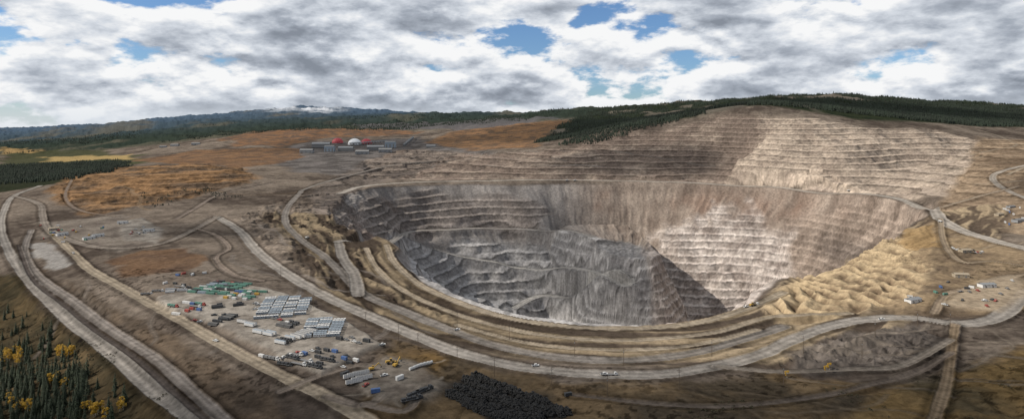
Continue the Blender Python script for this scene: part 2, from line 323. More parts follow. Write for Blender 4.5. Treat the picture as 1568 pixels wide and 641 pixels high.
for rd in MN+ROADS:
    w,c,pts=rd[:3]; mi=len(rd)>3
    P=crom(pts if mi else [px_to_ground(u,v,Zs) for u,v in pts],4 if mi else 6)
    P=P[P[:,1]>235]
    if len(P)<3: continue
    if mi and sdf(P[:,0],P[:,1],RIMs).max()>-20: continue
    zz=ground(P[:,0],P[:,1],Z if mi else Zs)
    for _ in range(6): zz[1:-1]=(zz[:-2]+zz[1:-1]*2+zz[2:])/4
    sh=w*0.7+4
    x0,x1,y0,y1=P[:,0].min(),P[:,0].max(),P[:,1].min(),P[:,1].max()
    r,cc=slc(x0-40,x1+40,y0-40,y1+40)
    D=np.full(X[r,cc].shape,1e9); H=np.zeros(D.shape)
    if D.size==0: continue
    for i in range(len(P)-1):
        ax,ay=P[i];bx,by=P[i+1]
        r2,c2=slc(min(ax,bx)-40,max(ax,bx)+40,min(ay,by)-40,max(ay,by)+40)
        r3=slice(max(r2.start,r.start),min(r2.stop,r.stop)); c3=slice(max(c2.start,cc.start),min(c2.stop,cc.stop))
        if r3.stop<=r3.start or c3.stop<=c3.start: continue
        xx,yy=X[r3,c3],Y[r3,c3]; ex,ey=bx-ax,by-ay; t=np.clip(((xx-ax)*ex+(yy-ay)*ey)/(ex*ex+ey*ey+1e-9),0,1)
        d=np.hypot(xx-ax-t*ex,yy-ay-t*ey); h=zz[i]+(zz[i+1]-zz[i])*t
        rr_=slice(r3.start-r.start,r3.stop-r.start); cc_=slice(c3.start-cc.start,c3.stop-cc.start)
        sub=D[rr_,cc_]; k=d<sub; H[rr_,cc_]=np.where(k,h,H[rr_,cc_]); D[rr_,cc_]=np.where(k,d,sub)
    hw=w/2*(1+0.22*n2[r,cc])+n3[r,cc]*0.5
    q=(1-sst(hw+1,hw+sh,D))*(0.6 if mi else 1)
    Z[r,cc]=Z[r,cc]*(1-q)+H*q
    if not mi: Z[r,cc]+=np.exp(-((D-hw-1.2)/1.0)**2)*1.1*(Y[r,cc]<1300)
    cm=(1-sst(hw-0.5,hw+1.2,D))*(0.55 if mi else 0.93)
    rut=0.90+0.16*np.cos(D*2*np.pi/max(w*0.5,3))+n2[r,cc]*0.25+n3[r,cc]*0.14
    cv=np.array(c,np.float32)*rut[...,None]
    C[r,cc]+=(cv-C[r,cc])*cm[...,None]
    em=np.exp(-((D-hw-3)/2.5)**2)*(0.15 if mi else 0.42)
    C[r,cc]*=(1-em)[...,None]
def pad(pts,z,c,c2,soft,seed):
    global Z
    m=mask(pts,soft,0.006,seed); Z=Z*(1-m)+z*m
    t=np.clip(0.5+fbm(X/16,Y/16,5,seed)*1.7+n3*0.3,0,1); blend(m*0.85,v3(c,c2,t)); return m
pad([(238,458),(330,434),(400,440),(460,460),(530,492),(585,528),(492,575),(430,550),(345,505),(268,478)],3.0,(0.30,0.275,0.243),(0.18,0.162,0.143),3,95)
pad([(540,575),(590,545),(650,560),(680,590),(660,615),(590,618)],1.0,(0.11,0.095,0.082),(0.18,0.16,0.138),6,96)
pad([(1440,470),(1500,428),(1560,420),(1575,450),(1530,478)],8.0,(0.26,0.21,0.155),(0.33,0.27,0.20),6,97)
pad([(180,342),(215,334),(250,352),(240,372),(190,368)],3.0,(0.26,0.24,0.215),(0.15,0.135,0.12),6,98)
C=np.clip(C,0.008,0.7)
# ---------------- mesh ----------------
def grid_mesh(name,co,nr,nc,col=None):
    me=bpy.data.meshes.new(name)
    nv=nr*nc; idx=np.arange(nv,dtype=np.int32).reshape(nr,nc)
    q=np.stack([idx[:-1,:-1],idx[:-1,1:],idx[1:,1:],idx[1:,:-1]],-1).reshape(-1,4)
    nf=len(q)
    me.vertices.add(nv); me.vertices.foreach_set('co',co.astype(np.float32).ravel())
    me.loops.add(nf*4); me.loops.foreach_set('vertex_index',q.ravel())
    me.polygons.add(nf); me.polygons.foreach_set('loop_start',np.arange(0,nf*4,4,dtype=np.int32))
    me.polygons.foreach_set('use_smooth',np.ones(nf,bool))
    me.update(calc_edges=True)
    if col is not None:
        at=me.color_attributes.new('albedo','FLOAT_COLOR','POINT')
        at.data.foreach_set('color',np.concatenate([col.reshape(-1,3),np.ones((nv,1))],1).astype(np.float32).ravel())
    ob=bpy.data.objects.new(name,me); bpy.context.collection.objects.link(ob); return ob
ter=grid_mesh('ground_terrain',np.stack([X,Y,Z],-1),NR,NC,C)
m=bpy.data.materials.new('earth'); m.use_nodes=True; nt=m.node_tree; N=nt.nodes; L=nt.links; b=N['Principled BSDF']
b.inputs['Roughness'].default_value=0.97; b.inputs['Specular IOR Level'].default_value=0.0
vc=N.new('ShaderNodeVertexColor'); vc.layer_name='albedo'
geo=N.new('ShaderNodeNewGeometry')
def tn(s,d,r):
    ns=N.new('ShaderNodeTexNoise'); ns.inputs['Scale'].default_value=s; ns.inputs['Detail'].default_value=d; ns.inputs['Roughness'].default_value=r; L.new(geo.outputs['Position'],ns.inputs['Vector']); return ns.outputs[0]
def mrr(v,a,b_,c,d):
    x=N.new('ShaderNodeMapRange'); x.inputs[1].default_value=a; x.inputs[2].default_value=b_; x.inputs[3].default_value=c; x.inputs[4].default_value=d; L.new(v,x.inputs[0]); return x.outputs[0]
na_=tn(0.16,6,0.70)
mx=N.new('ShaderNodeVectorMath'); mx.operation='SCALE'; L.new(vc.outputs[0],mx.inputs[0]); L.new(mrr(na_,0.3,0.7,0.60,1.40),mx.inputs['Scale'])
L.new(mx.outputs[0],b.inputs['Base Color'])
bp=N.new('ShaderNodeBump'); bp.inputs['Strength'].default_value=0.55; bp.inputs['Distance'].default_value=0.9; L.new(na_,bp.inputs['Height']); L.new(bp.outputs[0],b.inputs['Normal'])
ter.data.materials.append(m)
# ---------------- materials for objects ----------------
MATS={}
def pm(name,c,rough=0.5,var=0.15,sc=1.5,metal=0.0):
    if name in MATS: return MATS[name]
    m=bpy.data.materials.new(name); m.use_nodes=True; nt=m.node_tree; b=nt.nodes['Principled BSDF']
    b.inputs['Roughness'].default_value=rough; b.inputs['Metallic'].default_value=metal
    tc=nt.nodes.new('ShaderNodeTexCoord'); ns=nt.nodes.new('ShaderNodeTexNoise'); ns.inputs['Scale'].default_value=sc; ns.inputs['Detail'].default_value=3
    cr=nt.nodes.new('ShaderNodeValToRGB'); e=cr.color_ramp.elements; e[0].position=0.3; e[1].position=0.7
    e[0].color=tuple(x*(1-var) for x in c)+(1,); e[1].color=tuple(min(1,x*(1+var)) for x in c)+(1,)
    nt.links.new(tc.outputs['Object'],ns.inputs[0]); nt.links.new(ns.outputs[0],cr.inputs[0]); nt.links.new(cr.outputs[0],b.inputs['Base Color'])
    MATS[name]=m; return m
WHITE=pm('white_paint',(0.58,0.58,0.57),0.6); BLUEG=pm('bluegrey_paint',(0.24,0.29,0.34),0.6); TEAL=pm('green_paint',(0.08,0.20,0.155),0.6); RED=pm('red_paint',(0.32,0.06,0.045),0.6); BLUE=pm('blue_paint',(0.06,0.12,0.28),0.6)
YEL=pm('yellow_paint',(0.45,0.28,0.05),0.6); TYRE=pm('rubber',(0.018,0.018,0.018),0.9); GLASS=pm('window_glass',(0.03,0.04,0.05),0.15); STEEL=pm('grey_steel',(0.18,0.18,0.18),0.6); DARK=pm('dark_steel',(0.035,0.037,0.04),0.6)
WOOD=pm('pole_wood',(0.09,0.065,0.045),0.9); TANP=pm('tan_cladding',(0.32,0.27,0.2),0.7); ROOF=pm('grey_roof',(0.22,0.23,0.24),0.6); DRED=pm('dome_red',(0.33,0.035,0.045),0.6,0.1,0.05); DWH=pm('dome_white',(0.66,0.68,0.70),0.6,0.08,0.05)
NEED=pm('conifer_needles',(0.026,0.038,0.018),0.9,0.5,0.6); NEED2=pm('conifer_needles_far',(0.013,0.021,0.013),1.0,0.5,0.01); BARK=pm('bark',(0.07,0.05,0.035),0.95); BARKA=pm('aspen_bark',(0.38,0.36,0.31),0.9); LEAFY=pm('yellow_leaves',(0.50,0.31,0.03),0.8,0.35,0.7); SHR=pm('shrub_leaves',(0.05,0.045,0.022),0.9,0.5,0.5)
class B:
    def __init__(s): s.bm=bmesh.new(); s.m=[]
    def mi(s,m):
        if m not in s.m: s.m.append(m)
        return s.m.index(m)
    def box(s,sx,sy,sz,x,y,z,m,tx=1.0,ty=1.0,rz=0,ry=0):
        r=bmesh.ops.create_cube(s.bm,size=1); R=Matrix.Rotation(rz,3,'Z')@Matrix.Rotation(ry,3,'Y')
        for v in r['verts']:
            k=v.co.z>0; c=Vector((v.co.x*sx*(tx if k else 1),v.co.y*sy*(ty if k else 1),v.co.z*sz)); v.co=R@c+Vector((x,y,z))
        i=s.mi(m)
        for f in {f for v in r['verts'] for f in v.link_faces}: f.material_index=i
    def cyl(s,r1,h,x,y,z,m,axis='Z',r2=None,n=10):
        r=bmesh.ops.create_cone(s.bm,segments=n,radius1=r1,radius2=r1 if r2 is None else r2,depth=h,cap_ends=True)
        R={'Z':Matrix.Identity(3),'Y':Matrix.Rotation(math.pi/2,3,'X'),'X':Matrix.Rotation(math.pi/2,3,'Y')}[axis]
        for v in r['verts']: v.co=R@v.co+Vector((x,y,z))
        i=s.mi(m)
        for f in {f for v in r['verts'] for f in v.link_faces}: f.material_index=i
    def prism(s,pts,y0,y1,m):
        a=[s.bm.verts.new((p[0],y0,p[1])) for p in pts]; c=[s.bm.verts.new((p[0],y1,p[1])) for p in pts]; i=s.mi(m); n=len(pts)
        fs=[s.bm.faces.new(a),s.bm.faces.new(c[::-1])]+[s.bm.faces.new((a[k],c[k],c[(k+1)%n],a[(k+1)%n])) for k in range(n)]
        for f in fs: f.material_index=i
    def mesh(s,name):
        bmesh.ops.recalc_face_normals(s.bm,faces=s.bm.faces); me=bpy.data.meshes.new(name); s.bm.to_mesh(me); s.bm.free()
        for m in s.m: me.materials.append(m)
        return me
def m_container(c,L_=12.2):
    b=B(); b.box(L_,2.35,2.6,0,0,1.35,c)
    k=int(L_/0.9)
    for i in range(k):
        x=-L_/2+0.6+i*(L_-1.2)/(k-1)
        b.box(0.3,2.47,2.3,x,0,1.35,c)
    for x in (-L_/2,L_/2):
        for y in (-1.18,1.18): b.box(0.2,0.2,2.75,x,y,1.38,STEEL)
    for y in (-0.5,0.5): b.box(0.06,0.06,2.3,L_/2+0.05,y,1.35,STEEL)
    b.box(L_-0.6,1.9,0.08,0,0,2.69,c)
    return b.mesh('container')
def m_trailer(c,c2):
    b=B(); b.box(13.5,2.5,2.8,0,0,2.55,c); b.box(13.3,2.3,0.08,0,0,3.99,c2); b.box(13.0,0.9,0.3,0,0,1.0,DARK)
    for x in (-5.6,-4.3): 
        for y in (-1,1): b.cyl(0.52,0.5,x,y,0.52,TYRE,'Y')
    for y in (-0.8,0.8): b.box(0.15,0.15,1.1,4.0,y,0.55,STEEL)
    for i in range(9): b.box(0.12,2.58,2.6,-6+i*1.5,0,2.55,c2)
    return b.mesh('trailer')
def m_site(c,c2):
    b=B(); b.box(14,3.2,2.7,0,0,1.9,c); b.box(14.3,3.5,0.15,0,0,3.33,c2); b.box(13,0.3,0.5,0,0.9,0.3,DARK); b.box(13,0.3,0.5,0,-0.9,0.3,DARK)
    for x in (-5,-2.5,2.5,5): b.box(1.1,3.24,0.8,x,0,2.2,GLASS)
    b.box(0.95,3.25,2.0,0,0,1.6,STEEL); b.box(1.4,1.2,0.5,0,-2.2,0.25,STEEL)
    for x in (-4,0.8,4): b.box(0.9,0.9,0.5,x,0.4,3.66,ROOF)
    return b.mesh('site_trailer')
def m_pickup(c):
    b=B(); b.box(5.5,1.95,0.65,0,0,0.85,c); b.box(2.2,1.8,0.75,0.2,0,1.52,c,0.72,0.86); b.box(1.9,1.83,0.5,0.2,0,1.5,GLASS,0.78,0.88)
    b.box(1.9,1.6,0.12,-1.75,0,1.2,DARK); b.box(0.12,1.8,0.3,2.78,0,0.75,STEEL)
    for x in (-1.75,1.75):
        for y in (-0.9,0.9): b.cyl(0.4,0.28,x,y,0.4,TYRE,'Y')
    return b.mesh('pickup_truck')
def m_semi(c,load):
    b=B(); b.box(2.2,2.4,2.6,4.2,0,2.2,c,0.9,0.95); b.box(1.6,2.1,1.3,6.0,0,1.5,c,0.9,0.95); b.box(0.06,2.0,0.8,5.2,0,2.8,GLASS); b.box(1.0,2.42,0.7,4.4,0,2.8,GLASS,0.9,0.98)
    b.box(13,2.5,0.25,-3.3,0,1.35,STEEL); b.box(17,0.8,0.3,-1.5,0,1.05,DARK); b.cyl(0.12,2.2,3.0,1.1,3.2,STEEL)
    for x in (6.0,2.4,1.2,-7.6,-8.9):
        for y in (-1.05,1.05): b.cyl(0.52,0.45,x,y,0.52,TYRE,'Y')
    if load is not None:
        for i in range(3): b.box(3.2,2.3,1.6,-8+i*4,0,2.3,load)
    return b.mesh('semi_truck')
def m_haul(c):
    b=B()
    for x,ys_ in ((3.4,(-3.2,3.2)),(-3.0,(-3.3,-1.9,1.9,3.3))):
        for y in ys_: b.cyl(1.9,1.25,x,y,1.9,TYRE,'Y',n=16); b.cyl(0.8,1.3,x,y,1.9,c,'Y')
    b.box(11,2.4,1.2,0,0,2.5,c); b.box(1.6,6.6,1.0,5.4,0,3.6,c); b.box(0.3,3.2,2.2,6.2,0,2.9,DARK); b.box(2.0,2.2,2.0,4.6,1.9,5.0,c); b.box(2.04,2.0,0.9,4.6,1.9,5.3,GLASS)
    b.prism([(-6.6,5.6),(-6.2,4.3),(-2.5,3.6),(3.0,4.3),(3.3,6.6),(6.6,7.0),(6.6,7.3),(3.0,7.1)],-3.4,3.4,c)
    for x in (-4,-1.5,1): b.box(0.3,7.1,2.2,x,0,5.2,c)
    return b.mesh('haul_truck')
def m_loader():
    b=B()
    for x in (-2.0,2.0):
        for y in (-1.5,1.5): b.cyl(1.0,0.8,x,y,1.0,TYRE,'Y',n=14)
    b.box(4.0,2.0,1.4,-1.8,0,2.0,YEL,0.9,0.9); b.box(1.5,1.6,1.6,0.2,0,3.1,GLASS,0.9,0.9); b.box(1.6,1.7,0.15,0.2,0,4.0,YEL); b.box(2.0,1.4,0.9,1.8,0,1.5,YEL)
    for y in (-0.6,0.6): b.box(3.6,0.25,0.4,3.2,y,1.6,YEL,ry=0.25)
    b.prism([(4.6,0.2),(6.2,0.2),(6.0,0.45),(5.0,0.6),(4.9,1.7),(4.6,1.7)],-1.7,1.7,DARK)
    return b.mesh('wheel_loader')
def m_exc():
    b=B()
    for y in (-1.5,1.5): b.box(5.0,0.7,1.0,0,y,0.5,DARK,0.85)
    b.box(4.4,2.8,1.5,-0.8,0,1.95,YEL); b.box(1.7,1.1,1.7,0.9,0.85,2.9,GLASS,0.85,0.9); b.box(1.7,1.2,0.12,0.9,0.85,3.8,YEL)
    b.box(6.0,0.5,0.7,3.8,-0.2,4.1,YEL,ry=-0.6); b.box(4.0,0.4,0.5,7.0,-0.2,4.2,YEL,ry=0.95); b.prism([(7.5,1.2),(8.6,1.3),(8.7,2.3),(8.0,2.5)],-0.9,0.5,DARK)
    return b.mesh('excavator')
def m_build(l,w,h,c,roof,doors=2):
    b=B(); b.box(l,w,h,0,0,h/2,c); g_=w*0.18
    bm=b.bm; i=b.mi(roof)
    e=0.5; pts=[(-w/2-e,h),(0,h+g_),(w/2+e,h),(w/2+e,h+0.25),(0,h+g_+0.3),(-w/2-e,h+0.25)]
    a=[bm.verts.new((-l/2-e,p[0],p[1]+0.02)) for p in pts]; d=[bm.verts.new((l/2+e,p[0],p[1]+0.02)) for p in pts]; n=len(pts)
    for f in [bm.faces.new(a),bm.faces.new(d[::-1])]+[bm.faces.new((a[k],d[k],d[(k+1)%n],a[(k+1)%n])) for k in range(n)]: f.material_index=i
    for k in range(doors): b.box(w*0.25,0.1,h*0.65,-l/2+l*(k+0.5)/doors,-w/2-0.03,h*0.325,STEEL)
    nn=max(2,int(l/5))
    for k in range(nn):
        x=-l/2+l*(k+0.5)/nn
        b.box(1.2,w+0.1,0.9,x+1.5,0,h*0.8,GLASS)
    b.cyl(0.4,1.2,l*0.2,0,h+g_+0.6,STEEL)
    return b.mesh('building')
def m_pole():
    b=B(); b.cyl(0.2,14,0,0,7,WOOD,r2=0.12,n=8); b.box(0.16,3.4,0.18,0.2,0,13.0,WOOD); b.box(0.12,2.2,0.15,0.2,0,11.8,WOOD)
    for y in (-1.6,-0.6,0.6,1.6): b.cyl(0.08,0.35,0.2,y,13.25,STEEL,n=6)
    b.cyl(0.28,0.9,-0.35,0,10.8,STEEL,n=8)
    return b.mesh('utility_pole')
def m_tank():
    b=B(); b.cyl(1.4,6,0,0,1.8,WHITE,'X',n=16)
    for x in (-3.0,3.0): b.cyl(1.4,0.5,x*1.08,0,1.8,WHITE,'X',r2=1.0,n=16)
    for x in (-2,2): b.box(0.4,2.2,1.0,x,0,0.5,STEEL)
    b.cyl(0.3,0.4,0,0,3.3,STEEL); return b.mesh('storage_tank')
def m_pipes():
    b=B()
    for row in range(3):
        for i in range(5-row): b.cyl(0.55,12,0,(i-(4-row)/2)*1.12,0.55+row*0.97,DARK,'X',n=12)
    for x in (-4,4): b.box(0.2,6.2,0.15,x,0,0.02,WOOD)
    return b.mesh('pipe_stack')
def m_dome(r,c):
    me=bpy.data.meshes.new('dome'); bm=bmesh.new(); bmesh.ops.create_icosphere(bm,subdivisions=4,radius=r)
    bmesh.ops.bisect_plane(bm,geom=bm.verts[:]+bm.edges[:]+bm.faces[:],plane_co=(0,0,-r*0.15),plane_no=(0,0,-1),clear_outer=True)
    for v in bm.verts: v.co.z=v.co.z*0.85+r*0.13
    r0=bmesh.ops.create_cone(bm,segments=48,radius1=r*1.02,radius2=r*1.02,depth=3,cap_ends=True)
    for v in r0['verts']: v.co.z+=0.5
    for f in {f for v in r0['verts'] for f in v.link_faces}: f.material_index=1
    r0=bmesh.ops.create_cone(bm,segments=12,radius1=r*0.09,radius2=r*0.07,depth=5,cap_ends=True)
    for v in r0['verts']: v.co.z+=r*0.98
    for f in {f for v in r0['verts'] for f in v.link_faces}: f.material_index=1
    bm.to_mesh(me); bm.free(); me.materials.append(c); me.materials.append(STEEL); return me
def conifer(seed):
    rd=random.Random(seed); b=B(); b.cyl(0.2,14,0,0,7,BARK,r2=0.03,n=6); bm=b.bm; mi=b.mi(NEED); H=14.5; zc_=1.2
    while zc_<H-0.2:
        f=1-(zc_/H); R=(0.35+2.6*f**0.8)*rd.uniform(.8,1.15); k=int(6+6*f)
        for i in range(k):
            a=rd.uniform(0,6.283); rr=R*rd.uniform(.6,1.1); dz=rr*rd.uniform(.25,.5); wd=rr*rd.uniform(.22,.36)
            ca_,sa_=math.cos(a),math.sin(a)
            v0=bm.verts.new((ca_*0.05,sa_*0.05,zc_+0.25)); v1=bm.verts.new((ca_*rr*.55-sa_*wd,sa_*rr*.55+ca_*wd,zc_-dz*.55)); v2=bm.verts.new((ca_*rr,sa_*rr,zc_-dz)); v3_=bm.verts.new((ca_*rr*.55+sa_*wd,sa_*rr*.55-ca_*wd,zc_-dz*.6)); v4=bm.verts.new((ca_*rr*.6,sa_*rr*.6,zc_-dz*.2))
            for t_ in ((v0,v1,v4),(v1,v2,v4),(v2,v3_,v4),(v3_,v0,v4)): bm.faces.new(t_).material_index=mi
        zc_+=rd.uniform(.45,.7)
    me=bpy.data.meshes.new('pine'); bm.to_mesh(me); bm.free()
    for q in b.m: me.materials.append(q)
    return me
def aspen(seed,leaf=None,H=11,cr=2.8,n_=900):
    leaf=leaf or LEAFY
    rd=random.Random(seed); b=B(); b.cyl(0.18,H*0.8,0,0,H*0.4,BARKA,r2=0.05,n=7); bm=b.bm; mi=b.mi(leaf)
    cl_=[]
    for i in range(9):
        a=rd.uniform(0,6.283); h=rd.uniform(H*0.35,H*0.92); r=cr*rd.uniform(.25,.8)*(1.2-abs(h/H-.6)); p=Vector((math.cos(a)*r,math.sin(a)*r,h)); cl_.append((p,rd.uniform(.8,1.35)))
        d=p-Vector((0,0,h-r*1.1)); q=d.to_track_quat('Z','Y').to_matrix(); rr=bmesh.ops.create_cone(bm,segments=5,radius1=0.07,radius2=0.02,depth=d.length)
        for v in rr['verts']: v.co=q@v.co+Vector((0,0,h-r*1.1))+d/2
    for i in range(n_):
        p,r=rd.choice(cl_); c=p+Vector((rd.gauss(0,.5),rd.gauss(0,.5),rd.gauss(0,.45)))*r; s=rd.uniform(.16,.34)
        q=Matrix.Rotation(rd.uniform(0,6.28),3,'Z')@Matrix.Rotation(rd.uniform(-1.2,1.2),3,'X')
        vs=[bm.verts.new(c+q@Vector(o)*s) for o in ((-1,-.6,0),(1,-.6,0),(1,.6,0.2),(-1,.6,0))]
        bm.faces.new(vs).material_index=mi
    me=bpy.data.meshes.new('aspen'); bm.to_mesh(me); bm.free()
    for q in b.m: me.materials.append(q)
    return me
def put(name,me,x,y,rot=0,s=1.0,dz=0):
    o=bpy.data.objects.new(name,me); o.location=(x,y,float(ground(x,y))+dz); o.rotation_euler=(0,0,rot); o.scale=(s,s,s)
    bpy.context.collection.objects.link(o); return o
def putPx(name,me,u,v,rot=0,s=1.0,dz=0):  # object placed by image pixel, set down on the terrain
    x,y=px_to_ground(u,v); return put(name,me,x,y,rot,s,dz)
CT={k:m_container(c) for k,c in (('t',TEAL),('w',WHITE),('b',BLUE),('r',RED),('g',BLUEG),('d',DARK))}
CS={k:m_container(c,6.1) for k,c in (('t',TEAL),('w',WHITE),('b',BLUE),('r',RED),('d',DARK),('o',YEL))}
TRW=m_trailer(WHITE,STEEL); TRB=m_trailer(WHITE,BLUEG); SITE=m_site(WHITE,BLUEG); SITE2=m_site(BLUEG,WHITE); SITE3=m_site(STEEL,BLUEG)
PK=[m_pickup(c) for c in (WHITE,WHITE,RED,DARK,STEEL)]; SM=[m_semi(WHITE,None),m_semi(RED,TEAL),m_semi(DARK,DARK),m_semi(WHITE,STEEL)]
HT=m_haul(YEL); HTW=m_haul(WHITE); LD=m_loader(); EX=m_exc(); POLE=m_pole(); TANK=m_tank(); PIPES=m_pipes()
R=random.Random(3)
def nm_of(me): return {'container':'shipping_container','trailer':'cargo_trailer'}.get(me.name.split('.')[0],me.name.split('.')[0])
def block(u,v,nx,ny,dx,dy,ang,items,name,jit=0.4,skip=0.08,s=1.0):
    cx,cy=px_to_ground(u,v)
    for i in range(nx):
        for j in range(ny):
            if R.random()<skip: continue
            lx=(i-(nx-1)/2)*dx+R.uniform(-jit,jit); ly=(j-(ny-1)/2)*dy+R.uniform(-jit,jit)*0.5
            me=R.choice(items)
            put(nm_of(me),me,cx+lx*math.cos(ang)-ly*math.sin(ang),cy+lx*math.sin(ang)+ly*math.cos(ang),ang+R.uniform(-.03,.03)*(1+jit),s)
block(436,470,4,15,11.6,4.6,0.22,[SITE,SITE2,SITE3,SITE2],'site_trailer',0.6,0.07,0.74)
block(495,502,3,11,11.6,4.4,0.15,[SITE,SITE2,SITE3],'site_trailer',0.6,0.09,0.74)
block(338,441,4,9,11.5,5.4,-0.22,[CT['t'],CT['t'],CT['g'],CT['t'],CT['d']],'shipping_container',1.2,0.18,0.85)
block(374,452,3,7,11.5,4.5,-0.22,[CT['t'],CT['b'],CS['o'],CS['w'],CT['t']],'shipping_container',1.5,0.25,0.85)
block(300,441,6,2,13,7,-0.3,[TRW,CS['w'],SM[0],CS['d']],'cargo_trailer',2,0.35,.8)
block(262,446,5,2,11,6,0.2,[TRW,SM[3],CT['w'],CS['t']],'cargo_trailer',2,0.3,.75)
block(290,471,4,4,11,6.5,-0.35,[SM[1],CS['r'],CT['w'],SM[0],CS['r'],CS['b'],SM[3]],'semi_truck',2,0.25,.85)
block(344,489,1,6,10,4.5,-0.3,[PIPES,CT['d']],'pipe_stack',2,0.0,.8)
block(350,467,3,3,9,5,0.5,[PIPES,CS['d']],'pipe_stack',2,0.2,.8)
block(376,497,2,2,12.5,3.6,-0.45,[TRW,TRB],'cargo_trailer',0.6,0.1,.8)
block(405,511,2,2,12.5,3.6,-0.45,[TRW,TRB],'cargo_trailer',0.6,0.1,.8)
block(437,523,1,4,12.5,3.6,-0.45,[SM[2],TRB],'cargo_trailer',0.6,0.0,.8)
block(466,513,1,6,13.5,3.4,-0.5,[TRW],'cargo_trailer',0.6,0.0,.85)
block(443,497,2,4,8,3.6,-0.5,[CS['d'],PIPES,CS['w']],'shipping_container',0.6,0.0,.8)
block(505,545,6,3,8,7,-0.5,[CS['w'],CS['d'],CS['b'],PK[0],PK[3]],'shipping_container',2,0.45,.85)
block(470,553,3,3,14,6,-0.4,[SM[2],SM[0],CS['d']],'semi_truck',2,0.3,.85)
block(415,545,2,2,12,6,-0.4,[SM[3],CS['w'],PK[0]],'semi_truck',2,.3,.85)
block(448,545,3,2,5,6,0.9,PK,'pickup_truck',1,0.1)
block(545,522,5,2,7,6,-0.5,PK+[CS['d']],'pickup_truck',2,0.3)
block(398,468,2,4,7,7,0.4,PK,'pickup_truck',2,0.4)
block(318,485,4,2,9,7,0.2,PK+[CS['w']],'pickup_truck',2,0.4)
block(420,488,8,1,5,4,-0.45,PK,'pickup_truck',.6,0.3)
block(548,580,3,2,4,9,0.5,[CS['w'],TRW],'cargo_trailer',1,0.1,.85)
block(645,560,6,1,3.6,4,0.9,[TANK],'storage_tank',0.3,0,.75)
for u,v,me,a,s in ((598,556,LD,.4,1),(606,560,EX,1.2,.9),(640,603,SM[2],.8,.9),(652,598,SM[2],.8,.9),(634,612,SM[2],.5,.9),(570,566,EX,.5,.8),(588,575,PK[0],.5,1),(575,600,CS['b'],.3,1),(560,590,PK[2],1.1,1),
 (612,580,CS['w'],.9,1),(528,574,CS['d'],.9,1),(880,277,HTW,0,.7),(868,277,HTW,0,.7),(925,573,PK[0],.05,1),(936,574,SM[0],.05,.7),(1152,468,LD,.5,.9),(1142,470,PK[0],.5,1),(1160,465,PK[0],1.5,1),
 (470,365,HTW,-.6,.5),(1350,489,PK[0],0,1),(112,388,SM[0],-.8,.8),(330,522,PK[0],-.5,1),(1300,293,HTW,0,.7),(1440,340,HTW,1.9,.5),(700,505,PK[0],.2,1),(820,560,PK[1],.1,1),(870,605,CS['d'],.3,.8),(585,528,PK[0],.3,1)):
    putPx(nm_of(me),me,u,v,a,s)
BW=m_build(20,9,4,WHITE,ROOF); BT=m_build(18,10,4.5,TANP,TANP); BG=m_build(40,20,9,ROOF,STEEL,3); BB=m_build(90,40,20,STEEL,ROOF,4); BB2=m_build(60,30,32,BLUEG,STEEL,3)
for u,v,me,a in ((136,366,BW,.9),(150,362,BW,.9),(82,352,BT,.8),(95,360,BW,1.0),(188,342,BW,.2),(228,354,BW,.1),(1511,439,BW,.1),(1471,424,BT,-.2),(1478,386,BT,0.1),(1398,462,BW,.4)):
    putPx('office_building' if me is BW else 'warehouse_building',me,u,v,a,0.8)
for u,v,me,a,s in ((492,226,BB,.1,1),(505,232,BB2,0,.8),(530,231,BB,0,.8),(575,230,BB,.2,.9),(598,226,BB2,0,.9),(590,233,BG,.1,1.5),(555,236,BG,.1,1.5),(268,224,BG,0,1.1),(300,222,BG,.2,1.1),(250,226,BG,.2,.9),(470,234,BG,0,1.5),(660,226,BB,0,.5),(1560,340,BG,0.3,.5),(1548,318,BG,.3,.4),(1530,330,BT,.3,.8)):
    putPx('processing_plant_building',me,u,v,a,s)
for u,c in ((517,DRED),(543,DWH),(561,DRED)):
    d=3350 if c is DWH else 3400; x=(u-784)/FF*d; put('stockpile_dome',m_dome(36 if c is DWH else 31,c),x,d,0,1,0)
def conveyor(p,q,name):
    b=B(); x0,y0=p;x1,y1=q; z0=float(ground(x0,y0)); z1=float(ground(x1,y1)); n_=14
    for i in range(n_):
        t=(i+.5)/n_; x=x0+(x1-x0)*t; y_=y0+(y1-y0)*t; z=z0+(z1-z0)*t+14; L_=math.hypot(x1-x0,y1-y0)/n_
        a=math.atan2(y1-y0,x1-x0); b.box(L_*.99,9,5,x,y_,z,ROOF,1,.7,rz=a); b.box(1.5,8,14,x,y_,z-9.4,STEEL,rz=a)
    o=bpy.data.objects.new(name,b.mesh(name)); bpy.context.collection.objects.link(o)
conveyor((-560,3150),(-590,3650),'conveyor_gallery'); conveyor((-880,3300),(-700,3420),'conveyor_gallery')
for k in range(14): putPx('pickup_truck',R.choice(PK),1458+k*3.6+R.uniform(-1,1),381+k*.45+R.uniform(-2,2),1.4)
for k in range(12): putPx('pickup_truck',R.choice(PK),225+R.uniform(-30,25),352+R.uniform(-8,10),R.uniform(0,3))
for k in range(18): putPx('shipping_container',R.choice(list(CS.values())),90+R.uniform(-30,70),357+R.uniform(-12,14),R.uniform(0,3),.8)
for k in range(14): putPx('pickup_truck',R.choice(PK),1480+R.uniform(-50,70),450+R.uniform(-22,22),R.uniform(0,3))
for k in range(7): putPx('shipping_container',R.choice([CS['w'],CS['d'],CS['b'],CS['t']]),1400+R.uniform(-20,90),452+R.uniform(-16,16),R.uniform(0,3),.8)
for k in range(9): putPx('shipping_container',R.choice([CS['w'],CS['w'],CS['b']]),1550+R.uniform(-20,20),325+R.uniform(-20,20),R.uniform(0,3))
for k in range(8): putPx('shipping_container',R.choice([CS['w'],CS['d'],CS['r'],CS['b']]),300+R.uniform(-60,60),428+R.uniform(-12,8),R.uniform(0,3),.8)
